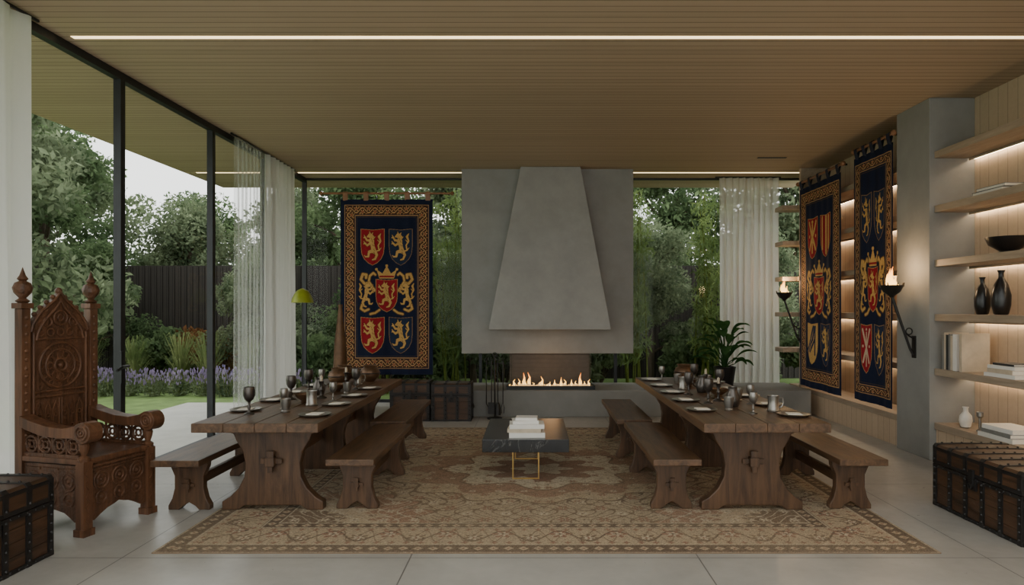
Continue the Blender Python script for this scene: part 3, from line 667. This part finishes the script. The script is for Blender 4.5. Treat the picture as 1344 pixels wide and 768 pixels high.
# ------------------------------------------------------------------ throne
th=root('throne_chair','tall gothic carved walnut throne with pointed back','throne',(-3.36,5.17,0),math.radians(75))
hw,hd=.28,.28
for sx in (-1,1):
    g=G(); X=sx*hw; g.box(X-.034,X+.034,hd-.034,hd+.034,0,1.60); g.box(X-.048,X+.048,hd-.048,hd+.048,1.60,1.64)
    g.box(X-.045,X+.045,hd-.045,hd+.045,0,.06)
    for i in range(16): g.ball((X,hd-.034,.62+i*.061),.015,6)
    g.obj('back_post',M_throne,th,bevel=.004)
    G().lathe([(.03,1.64),(.048,1.655),(.022,1.675),(.055,1.715),(.064,1.75),(.05,1.785),(.022,1.80),(.036,1.815),(.02,1.84),(.001,1.90)],12,(X,hd,0)).obj('finial',M_throneC,th,smooth=True)
    g=G(); Y=-hd; g.box(X-.036,X+.036,Y-.036,Y+.036,.0,.52); g.box(X-.046,X+.046,Y-.046,Y+.046,0,.05)
    for zc in (.12,.2,.28,.36,.44): g.prism([(X-.022,zc),(X,zc-.035),(X+.022,zc),(X,zc+.035)],Y-.042,Y-.034)
    g.lathe([(.034,.52),(.042,.545),(.018,.565),(.030,.60),(.036,.64),(.018,.675),(.030,.69),(.034,.70)],14,(X,Y,0)); g.obj('front_leg',M_throne,th)
    g=G(); up=[(hd-.03,.83),(.16,.80),(.0,.765),(-.14,.755),(-.24,.775),(-.29,.80)]
    cxs,czs=-.315,.73; 
    arc=[(cxs+.075*math.cos(math.radians(q)),czs+.075*math.sin(math.radians(q))) for q in range(75,290,20)]
    lo=[(-.24,.69),(-.10,.685),(.05,.695),(.2,.735),(hd-.03,.76)]
    g.prism(up+arc+lo,X-.055,X+.055,'yz')
    for s2 in (-1,1): g.ring((X+s2*.056,cxs,czs),.048,.010,'yz',18); g.ring((X+s2*.056,cxs,czs),.024,.008,'yz',12); g.ball((X+s2*.056,cxs,czs),.012,8)
    g.obj('armrest',M_throne,th,bevel=.006)
    g=G(); g.box(X-.018,X+.018,-hd+.03,hd-.03,.54,.565)
    for k in range(4):
        yy=-.19+k*.127
        g.ring((X,yy,.625),.055,.012,'yz',16); g.ring((X,yy,.625),.024,.009,'yz',12)
        for q in range(4):
            a=math.pi/4+q*math.pi/2; g.tube([(X,yy+.024*math.cos(a),.625+.024*math.sin(a)),(X,yy+.055*math.cos(a),.625+.055*math.sin(a))],.008,5)
        if k<3: g.tube([(X,yy+.0635,.56),(X,yy+.0635,.70)],.009,5)
    g.obj('side_tracery',M_throneC,th)
    g=G(); po=[(-.245,.49),(-.245,.10),(-.21,.09),(-.17,.12),(-.12,.15),(-.05,.165),(0,.175),(.05,.165),(.12,.15),(.17,.12),(.21,.09),(.245,.10),(.245,.49)]
    g.prism(po,X-.014,X+.014,'yz')
    for yy in (-.16,0,.16):
        for s2 in (-1,1):
            g.ring((X+s2*.015,yy,.37),.062,.007,'yz',18); g.ring((X+s2*.015,yy,.37),.035,.007,'yz',14); g.ball((X+s2*.015,yy,.37),.012,8)
            g.ring((X+s2*.015,yy,.24),.045,.007,'yz',14); g.ball((X+s2*.015,yy,.24),.012,8)
        g.tube([(X+sx*.015,yy-.07,.46),(X+sx*.015,yy+.07,.46)],.009,5)
    g.obj('side_panel',M_throneC,th)
g=G(); g.box(-.31,.31,-hd-.03,hd+.03,.50,.54); g.obj('seat',M_throne,th,bevel=.008)
g=G(); po=[(-.245,.499),(-.245,.10),(-.21,.09),(-.16,.12),(-.10,.15),(-.04,.165),(0,.18),(.04,.165),(.10,.15),(.16,.12),(.21,.09),(.245,.10),(.245,.499)]
g.prism(po,-hd-.012,-hd+.012)
for xx in (-.155,0,.155): 
    g.ring((xx,-hd-.015,.37),.062,.008); g.ring((xx,-hd-.015,.37),.034,.007); g.ball((xx,-hd-.015,.37),.013,8)
    g.ring((xx,-hd-.015,.245),.042,.007); g.ball((xx,-hd-.015,.245),.012,8)
g.tube([(-.23,-hd-.014,.475),(.23,-hd-.014,.475)],.012,6); g.tube([(-.23,-hd-.014,.45),(.23,-hd-.014,.45)],.007,6)
g.obj('front_apron',M_throneC,th)
arch=[(.244,1.44),(.225,1.50),(.19,1.55),(.145,1.60),(.095,1.64),(.045,1.68),(.0,1.735)]
po=[(-.244,.50),(.244,.50)]+arch+[(-a,b) for a,b in reversed(arch[:-1])]
G().prism(po,hd-.014,hd+.018).obj('back_panel',M_throneC,th,bevel=.003)
g=G(); yb=hd-.02
for pts in ([(a*.96,yb,b-.01) for a,b in arch],[(a*.80,yb,b-.075) for a,b in arch]):
    full=[(-a,y,b) for a,y,b in pts]+[(a,y,b) for a,y,b in reversed(pts[:-1])]; g.tube(full,.011,6)
for sg in (-1,1):
    g.tube([(sg*.215,yb,.58),(sg*.215,yb,1.42)],.010,6); g.tube([(sg*.01,yb,.62),(sg*.01,yb,.92)],.007,6)
    for a,b in arch[2:-1]: g.ball((sg*(a+.004),hd,b+.008),.018,8)
g.ball((0,hd,1.735),.026,10)
for R,rr in ((.17,.011),(.12,.008),(.048,.010)): g.ring((0,yb,1.17),R,rr,'xz',32)
for q in range(12):
    a=q*math.pi/6; g.ring((.085*math.cos(a),yb,1.17+.085*math.sin(a)),.026,.005,'xz',10,5); g.ring((.146*math.cos(a),yb,1.17+.146*math.sin(a)),.018,.004,'xz',10,5)
g.ball((0,yb,1.17),.02,10)
for zc in (.94,.98,1.37): g.tube([(-.21,yb,zc),(.21,yb,zc)],.008,6)
for k in range(5): g.ring((-.16+k*.08,yb,1.42),.028,.006,'xz',12,5)
g.ring((0,yb,1.53),.055,.008); g.ring((0,yb,1.53),.024,.006)
for sg in (-1,1):
    g.ring((sg*.105,yb,1.50),.034,.007)
    for j in range(3):
        x0=sg*(.038+j*.062); g.tube([(x0-.024,yb,.60),(x0-.024,yb,.84),(x0,yb,.90),(x0+.024,yb,.84),(x0+.024,yb,.60)],.006,5); g.ring((x0,yb,.80),.015,.004,'xz',8,5); g.ring((x0,yb,.70),.015,.004,'xz',8,5)
g.obj('back_tracery',M_throne,th,smooth=True)
g=G(); g.box(-hw+.03,hw-.03,hd-.02,hd+.02,.12,.18); g.obj('rear_rail',M_throne,th)
# ------------------------------------------------------------------ floor lamp, vase, plant
fl=root('floor_lamp','slim floor lamp with green domed metal shade','floor lamp',(-3.2,9.5,0))
G().lathe([(.13,0),(.13,.015),(.02,.03)],24).obj('base',M_frame,fl,smooth=True); G().tube([(0,0,.02),(0,0,1.7),(0,0,1.80)],.008,8).obj('pole',M_frame,fl,smooth=True)
G().lathe([(.15,1.68),(.14,1.73),(.11,1.80),(.07,1.85),(.02,1.875),(.001,1.88),(.001,1.87),(.065,1.84),(.105,1.79),(.135,1.72),(.145,1.68)],28).obj('lamp_shade',M_lampg,fl,smooth=True)
G().ball((0,0,1.75),.035,10).obj('bulb',emis('bulb',(1,.8,.5,1),5),fl,smooth=True)
v=G(); v.lathe([(.07,0),(.08,.01),(.05,.06),(.09,.3),(.105,.7),(.085,1.1),(.05,1.4),(.03,1.6),(.035,1.66),(.028,1.66),(.02,1.6),(.001,1.5)],20)
tag(v.obj('floor_vase',M_bronze,loc=(-2.9,10.3,0),smooth=True),'tall slender bronze floor vase by the tapestry','vase')
pp=root('potted_plant','leafy green houseplant in a black pot on the hearth','plant',(3.0,10.75,.391))
G().lathe([(.12,0),(.13,.01),(.17,.28),(.175,.30),(.16,.30),(.15,.26),(.001,.25)],24).obj('pot',M_black,pp,smooth=True); G().lathe([(.149,.25),(.149,.262),(.001,.268)],20).obj('soil',M_soil,pp)
def bigleaf(g,gs,az,ln,h0,lift,wd):
    d=Vector((math.cos(az),math.sin(az)*.6,0)); s=Vector((-d.y,d.x,0)).normalized(); pet=[Vector((0,0,.26))+d*(.02),Vector((0,0,.26+h0*.6))+d*ln*.14,Vector((0,0,.26+h0))+d*ln*.38]
    gs.tube(pet,[.010,.008,.006],6); base=pet[-1]; vs=[];fs=[];n=8
    for i in range(n+1):
        t=i/n; w=wd*math.sin(math.pi*min(1,t*.97+.03))**.7*(1-.2*t); p=base+d*(ln*.68*t)+Vector((0,0,lift*t-ln*.5*t*t))
        vs+=[p+s*w+Vector((0,0,w*.35)),p,p-s*w+Vector((0,0,w*.35))]
        if i: 
            q=(i-1)*3; fs+=[(q,q+1,q+4,q+3),(q+1,q+2,q+5,q+4)]
    g.add(vs,fs)
gs=G()
for i in range(28):
    g=G(); bigleaf(g,gs,i*2.4+.4,random.uniform(.42,.56)*(1-.012*i),.08+.021*i,random.uniform(.20,.36),random.uniform(.08,.105)); g.obj('leaf',M_leafp,pp,smooth=True)
gs.obj('stems',M_leafp,pp,smooth=True)
# ------------------------------------------------------------------ torches
M_tflame=flamemat('torch_flame',.62,.9,6.)
def torch(x,y,z,out,lab):
    r=root('wall_torch',lab,'wall torch',(x,y,z),0,'iron wall torches')
    g=G(); g.box(-.012,0,-.035,.035,-.12,.12); g.tube([(-.01,0,-.09),(-.05,0,-.02),(-out,0,.56)],[.013,.014,.016],8)
    g.tube([(-.01,0,.09),(-.06,0,.12),(-.12,0,.17)],.009,6); g.ring((-.06,0,.17),.035,.007); g.obj('bracket',M_iron,r,smooth=True)
    g=G(); g.lathe([(.02,.54),(.03,.56),(.085,.60),(.115,.655),(.122,.67),(.108,.67),(.08,.61),(.001,.58)],20,(-out,0,0))
    g.ring((-out,0,.667),.118,.008,'xy',20); 
    for q in range(8):
        a=q*math.pi/4; g.tube([(-out+.115*math.cos(a),.115*math.sin(a),.66),(-out+.128*math.cos(a),.128*math.sin(a),.70)],.006,5)
    g.obj('fire_bowl',M_iron,r,smooth=True)
    g=G()
    for q in range(9):
        a=q*2.4; rr=.06*math.sqrt(q/9); h=.26-.02*q; X=-out+rr*math.cos(a); Y=rr*math.sin(a)
        g.tube([(X,Y,.62),(X+.01,Y,.62+h*.25),(X-.012,Y+.01,.62+h*.6),(X+.015*math.cos(a*3),Y,.62+h)],[.018,.027,.014,.001],8)
    g.obj('flame',M_tflame,r,smooth=True)
    l=bpy.data.lights.new('torch_light','POINT'); l.energy=11; l.color=(1,.66,.36); l.shadow_soft_size=.08
    o=bpy.data.objects.new('torch_light',l); COL.objects.link(o); o.location=(-out,0,.85); o.parent=r
torch(4.169,7.5,1.18,.25,'black iron torch with open flame on the concrete pier'); torch(4.219,10.845,1.18,.25,'black iron torch with open flame beside the tapestry')
# ------------------------------------------------------------------ shelf items
e=.0008
def lv(name,prof,mat,loc,lab,cat,n=24,grp=None):
    o=G().lathe(prof,n).obj(name,mat,loc=loc,smooth=True); tag(o,lab,cat,grp); return o
xsh=4.40
book(xsh,6.45,2.68+e,.42,.28,.035,math.pi/2,M_darkb,'flat black book lying on the shelf','books lying on the upper shelf'); book(xsh,6.42,2.715+2*e,.38,.26,.03,math.pi/2+.05,M_greyb,'flat grey book lying on the shelf','books lying on the upper shelf')
lv('bowl',[(.07,0),(.08,.01),(.07,.02),(.16,.08),(.19,.15),(.18,.15),(.15,.085),(.001,.035)],M_black,(xsh,6.35,2.11+e),'wide black ceramic bowl on the shelf','bowl')
vp=[(.045,0),(.055,.01),(.07,.08),(.072,.16),(.05,.25),(.022,.30),(.02,.34),(.03,.365),(.024,.365),(.001,.33)]
lv('vase',vp,M_black,(xsh,6.72,1.54+e),'slim black ceramic vase on the shelf','vase'); o=lv('vase',[(a*1.15,b*1.15) for a,b in vp],M_black,(xsh,6.45,1.54+e),'taller black ceramic vase on the shelf','vase')
y=7.12
for i,(t,h,m) in enumerate(((.035,.36,M_greyb),(.03,.38,M_beige),(.04,.36,M_darkb),(.03,.37,M_greyb),(.035,.35,M_beige),(.03,.37,M_white),(.028,.36,M_white))):
    o=root('book',('grey','beige','charcoal','grey','beige','white','white')[i]+' hardback book standing upright on the shelf','book',(xsh-.04,y-t/2,.97+e),0,'books standing on the shelf')
    G().box(-.12,.12,-t/2,t/2,0,h).obj('cover',m,o,bevel=.002); G().box(-.115,.121,-t/2+.004,t/2-.004,.005,h+.0006).obj('pages',M_paper,o); y-=t+.003
o=root('book','large beige book standing front-out beside the upright books','book',(xsh-.03,y-.08,.97+e),0,'books standing on the shelf')
G().box(-.14,.14,-.02,.02,0,.38).obj('cover',M_beige,o,bevel=.002); G().box(-.135,.141,-.016,.016,.004,.381).obj('pages',M_paper,o)
zz=.97+e
for i,(w,d,t,m) in enumerate(((.40,.28,.035,M_white),(.36,.26,.04,M_beige),(.34,.25,.03,M_white),(.28,.2,.02,M_darkb))):
    book(xsh-.02,6.25,zz,w,d,t,-math.pi/2+(.03,-.04,.05,0)[i],m,('white','beige','white','charcoal')[i]+' book in a low stack on the shelf','books stacked on the shelf'); zz+=t+e
lv('vase',[(.03,0),(.045,.01),(.06,.07),(.055,.12),(.025,.16),(.022,.19),(.03,.21),(.025,.21),(.001,.17)],M_whitec,(xsh-.05,6.9,.40+e),'small white ceramic vase on the low shelf','vase')
lv('candle_holder',[(.03,0),(.032,.01),(.012,.03),(.012,.13),(.03,.15),(.03,.19),(.025,.19),(.001,.155)],M_pewter,(xsh-.05,6.68,.40+e),'small pewter candle holder on the low shelf','candle holder')
zz=.40+e
for i,(w,d,t,m) in enumerate(((.46,.32,.04,M_white),(.42,.30,.035,M_greyb),(.40,.28,.04,M_white))):
    book(xsh-.02,6.28,zz,w,d,t,-math.pi/2+(.02,-.03,.03)[i],m,('white','grey','white')[i]+' large book stacked on the low shelf','books stacked on the low shelf'); zz+=t+e
for yy,zz,k in ((9.05,1.54,0),(9.02,2.11,1),(11.1,1.54,1),(11.1,2.68,0),(9.05,.97,1)):
    lv('vase',[(a*.8,b*.6) for a,b in vp] if k==0 else [(.05,0),(.08,.03),(.09,.08),(.05,.14),(.05,.16),(.001,.12)],M_whitec if k else M_black,(4.42,yy,zz+e),('black ceramic vase','round white pot')[k]+' on the shelf near the tapestry','vase')
# ------------------------------------------------------------------ garden
def leafmesh(name,cl,n,size,mat,asp=.45,seed=1,droop=None):
    r=np.random.default_rng(seed); cl=np.array(cl,float); w=cl[:,3]**2; idx=r.choice(len(cl),n,p=w/w.sum())
    d=r.standard_normal((n,3)); d/=np.linalg.norm(d,axis=1)[:,None]; rad=cl[idx,3]*(r.random(n)**.45)
    P=cl[idx,:3]+d*rad[:,None]*np.array([1,1,.8]); a=r.standard_normal((n,3)); 
    if droop: a=a*.5+np.array([0,0,-droop])
    a/=np.linalg.norm(a,axis=1)[:,None]; b=np.cross(a,r.standard_normal((n,3))); b/=np.linalg.norm(b,axis=1)[:,None]
    s=size*(.6+.8*r.random(n))[:,None]; V=np.stack([P-a*s,P+b*s*asp,P+a*s,P-b*s*asp],1).reshape(-1,3)
    me=bpy.data.meshes.new(name); me.vertices.add(4*n); me.vertices.foreach_set('co',V.reshape(-1).astype(np.float32)); me.loops.add(4*n); me.loops.foreach_set('vertex_index',np.arange(4*n,dtype=np.int32)); me.polygons.add(n); me.polygons.foreach_set('loop_start',(np.arange(n)*4).astype(np.int32)); me.update(); me.validate()
    me.materials.append(mat); o=bpy.data.objects.new(name,me); COL.objects.link(o); return o
def mk_tree(seed,mat,hh=6.,lab='broadleaf garden tree with dull green foliage'):
    rd=random.Random(seed); r=root('garden_tree',lab,'tree',(0,0,0),0,'garden trees'); g=G(); cl=[]
    g.tube([(0,0,0),(.05,0,hh*.25),(-.05,.05,hh*.5),(0,0,hh*.75)],[.14,.11,.08,.03],8)
    for i in range(13):
        a=i*2.4+rd.random(); z0=hh*(.18+.045*i); ln=rd.uniform(.9,2.0)*hh/6*(1.15-.05*i); z1=z0+rd.uniform(.3,1.)*hh/6
        p=[(0,0,z0),(ln*.5*math.cos(a),ln*.5*math.sin(a),(z0+z1)/2+.1),(ln*math.cos(a),ln*math.sin(a),z1)]; g.tube(p,[.05,.03,.012],6)
        cl.append((p[2][0],p[2][1],z1,rd.uniform(.45,.95)*hh/6)); cl.append((p[1][0],p[1][1],p[1][2]+.25,.6*hh/6)); 
        for _ in range(2): cl.append((p[2][0]+rd.uniform(-.7,.7),p[2][1]+rd.uniform(-.7,.7),z1+rd.uniform(-.4,.5),rd.uniform(.25,.5)))
    cl.append((0,0,hh*.85,.9*hh/6))
    g.obj('trunk',M_bark,r,smooth=True); o=leafmesh('foliage',cl,19000,.07,mat,.45,seed); o.parent=r; return r
T=[mk_tree(3,M_leaf),mk_tree(8,M_leafd),mk_tree(21,M_leaf)]
TP=[(-9.8,11.6,1.15),(-12,16.9,1.15),(-9.3,18.6,.82),(-7.1,20.4,.95),(-4.9,18.6,1.1),(-1.9,20.4,1.2),(.9,18.4,1.1),(3.9,20.2,1.25),(6.9,18.4,1.2),(-15,21,1.35),(-11.5,24.5,1.0),(-13.7,12,1.15),
 (-6.0,14.9,.52),(-3.3,14.6,.62),(2.5,14.7,.62),(4.9,14.6,.58),(-9.6,15.0,.55),(-1.3,14.9,.55)]
for i,(x,y,s) in enumerate(TP):
    if i<3: T[i].location=(x,y,-.03); T[i].scale=(s,)*3; T[i].rotation_euler[2]=i
    else: dup(T[i%3],(x,y,-.03),i*1.3,s)
def mk_bush(seed,mat,lab):
    rd=random.Random(seed); r=root('shrub',lab,'shrub',(0,0,0),0,'garden shrubs'); g=G(); cl=[]
    for i in range(9):
        a=i*2.4; x,y=.32*math.cos(a),.32*math.sin(a); z=rd.uniform(.3,.9); g.tube([(0,0,0),(x*.6,y*.6,z*.5),(x,y,z)],[.02,.014,.006],5); cl.append((x,y,z,rd.uniform(.22,.38)))
    g.obj('branches',M_bark,r); o=leafmesh('foliage',cl,3800,.055,mat,.5,seed); o.parent=r; return r
B=[mk_bush(1,M_leafd,'dark green garden shrub outside the glass'),mk_bush(2,M_leaf,'soft green garden shrub outside the glass'),mk_bush(5,M_rust,'rust coloured garden shrub by the fence')]
BP=[(-8.3,15.3,1.2,0),(-4.9,14.0,1.1,1),(-7.3,15.3,1.1,2),(-4.6,15.3,1.2,0),(-3.9,13.4,1.1,0),(-2.9,13.6,1.0,1),(-2.0,13.8,1.1,0),(-.6,13.7,1.2,1),(.3,13.8,1.1,0),(1.3,13.8,1.1,1),(3.3,14.0,1.1,0),(4.2,13.4,1.1,1),(5.8,13.8,1.3,0),(-10.6,14.2,1.3,1),(-12.,14.,1.5,0),(.5,15.2,1.4,1),(3.7,15.2,1.4,0)]
seen=set()
for i,(x,y,s,k) in enumerate(BP):
    if k not in seen: seen.add(k); B[k].location=(x,y,-.03); B[k].scale=(s,)*3
    else: dup(B[k],(x,y,-.03),i*.9,s)
def mk_bamboo(seed):
    rd=random.Random(seed); r=root('bamboo','tall green bamboo clump outside the glass','bamboo',(0,0,0),0,'bamboo clumps'); g=G(); cl=[]
    for i in range(9):
        x,y=rd.uniform(-.35,.35),rd.uniform(-.15,.15); dx,dy=rd.uniform(-.5,.5),rd.uniform(-.15,.15); h=rd.uniform(2.6,3.9); g.tube([(x,y,0),(x+dx*.3,y+dy*.3,h*.5),(x+dx,y+dy,h)],[.016,.013,.005],6)
        for k in range(9):
            t=.25+.09*k; cl.append((x+dx*t*t+rd.uniform(-.12,.12),y+dy*t*t,h*t,.2))
    g.obj('canes',leafmat('bamboo_cane',c(96,110,50),c(140,150,80)),r,smooth=True); o=leafmesh('foliage',cl,2600,.085,M_leafb,.16,seed,.5); o.parent=r; return r
bb=mk_bamboo(4); bb.location=(2.0,13.2,-.03)
for i,(x,y) in enumerate(((-1.5,13.2),(3.3,13.2),(-3.0,13.2))): dup(bb,(x,y,-.03),(0.2,3.0,3.3)[i])
def mk_grass():
    r=root('ornamental_grass','tall arching ornamental grass clump','ornamental grass',(0,0,0),0,'ornamental grasses'); g=G()
    for i in range(170):
        a=random.uniform(0,6.28); ln=random.uniform(.5,1.15); sp=random.uniform(.1,.5); w=.008; d=Vector((math.cos(a),math.sin(a),0)); s=Vector((-d.y,d.x,0))*w
        p=[d*.04,d*sp*.35+Vector((0,0,ln*.6)),d*sp*.75+Vector((0,0,ln*.95)),d*sp*1.0+Vector((0,0,ln*.88))]
        g.add([p[0]-s,p[0]+s,p[1]-s,p[1]+s,p[2]-s*.7,p[2]+s*.7,p[3]],[(0,1,3,2),(2,3,5,4),(4,5,6)])
    g.obj('blades',M_grassb,r); return r
gr=mk_grass(); gr.location=(-8.2,14.1,-.03)
for i,(x,y,s) in enumerate(((-7.3,14.2,1.05),(-6.6,13.9,1.1),(-9.2,14.2,1.),(-5.7,13.8,.95))): dup(gr,(x,y,-.03),i,s)
def mk_lav():
    r=root('lavender_plant','flowering purple lavender plant at the lawn edge','lavender',(0,0,0),0,'lavender plants'); cl=[]; g=G(); h_=G()
    for i in range(60):
        a=random.uniform(0,6.28); q=random.uniform(0,.26); z=random.uniform(.24,.52); x,y=q*math.cos(a),q*math.sin(a); g.tube([(x*.4,y*.4,0),(x,y,z)],.004,4); h_.ball((x,y,z+.03),.014,5,2.4)
    g.obj('stems',M_grassb,r); h_.obj('flower_spikes',M_purple,r); o=leafmesh('foliage',[(0,0,.16,.24)],420,.05,M_leaf,.2,3); o.parent=r; return r
lv_=mk_lav(); lv_.location=(-9.3,12.8,-.03)
for i in range(22):
    dup(lv_,(-9.3+ (i%11)*.45+.45,12.75+.55*(i//11)+random.uniform(-.08,.08),-.03),i*.7,random.uniform(.8,1.0))
tag(G().box(-60,40,YB+.1,90,-.2,-.03).obj('lawn',M_lawn),'green garden lawn beyond the patio','lawn',None)
tag(G().box(-60,-5.95,-30,YB+.1,-.2,-.03).obj('lawn',M_lawn),'green mown lawn beside the patio','lawn')
tag(G().box(-5.95,XL-.08,-8,YB+.1,-.2,-.02).obj('patio',M_pave),'pale stone patio outside the glass','patio')
g=G(); g.box(-18,9,16.0,16.06,-.03,2.6)
for x in np.arange(-18,9,.14): g.box(x,x+.12,15.97,16.0,-.03,2.58)
tag(g.obj('garden_fence',M_fence),'dark stained vertical board garden fence','fence')
# ------------------------------------------------------------------ world, lights
w=bpy.data.worlds.new('World'); bpy.context.scene.world=w; w.use_nodes=True
bg=w.node_tree.nodes['Background']; bg.inputs[0].default_value=(.91,.905,.89,1); bg.inputs[1].default_value=3.0
l=bpy.data.lights.new('fire_light','POINT'); l.energy=3.; l.color=(1,.55,.25); l.shadow_soft_size=.15; o=bpy.data.objects.new('fire_light',l); COL.objects.link(o); o.location=(.26,10.37,.75)
cam=bpy.data.cameras.new('Camera'); co=bpy.data.objects.new('Camera',cam); COL.objects.link(co); co.location=(0,0,1.6); co.rotation_euler=(math.pi/2,0,0)
cam.sensor_width=36; cam.lens=900/1344*36; cam.shift_x=-28/1344; cam.shift_y=21/1344; cam.clip_end=300
bpy.context.scene.camera=co
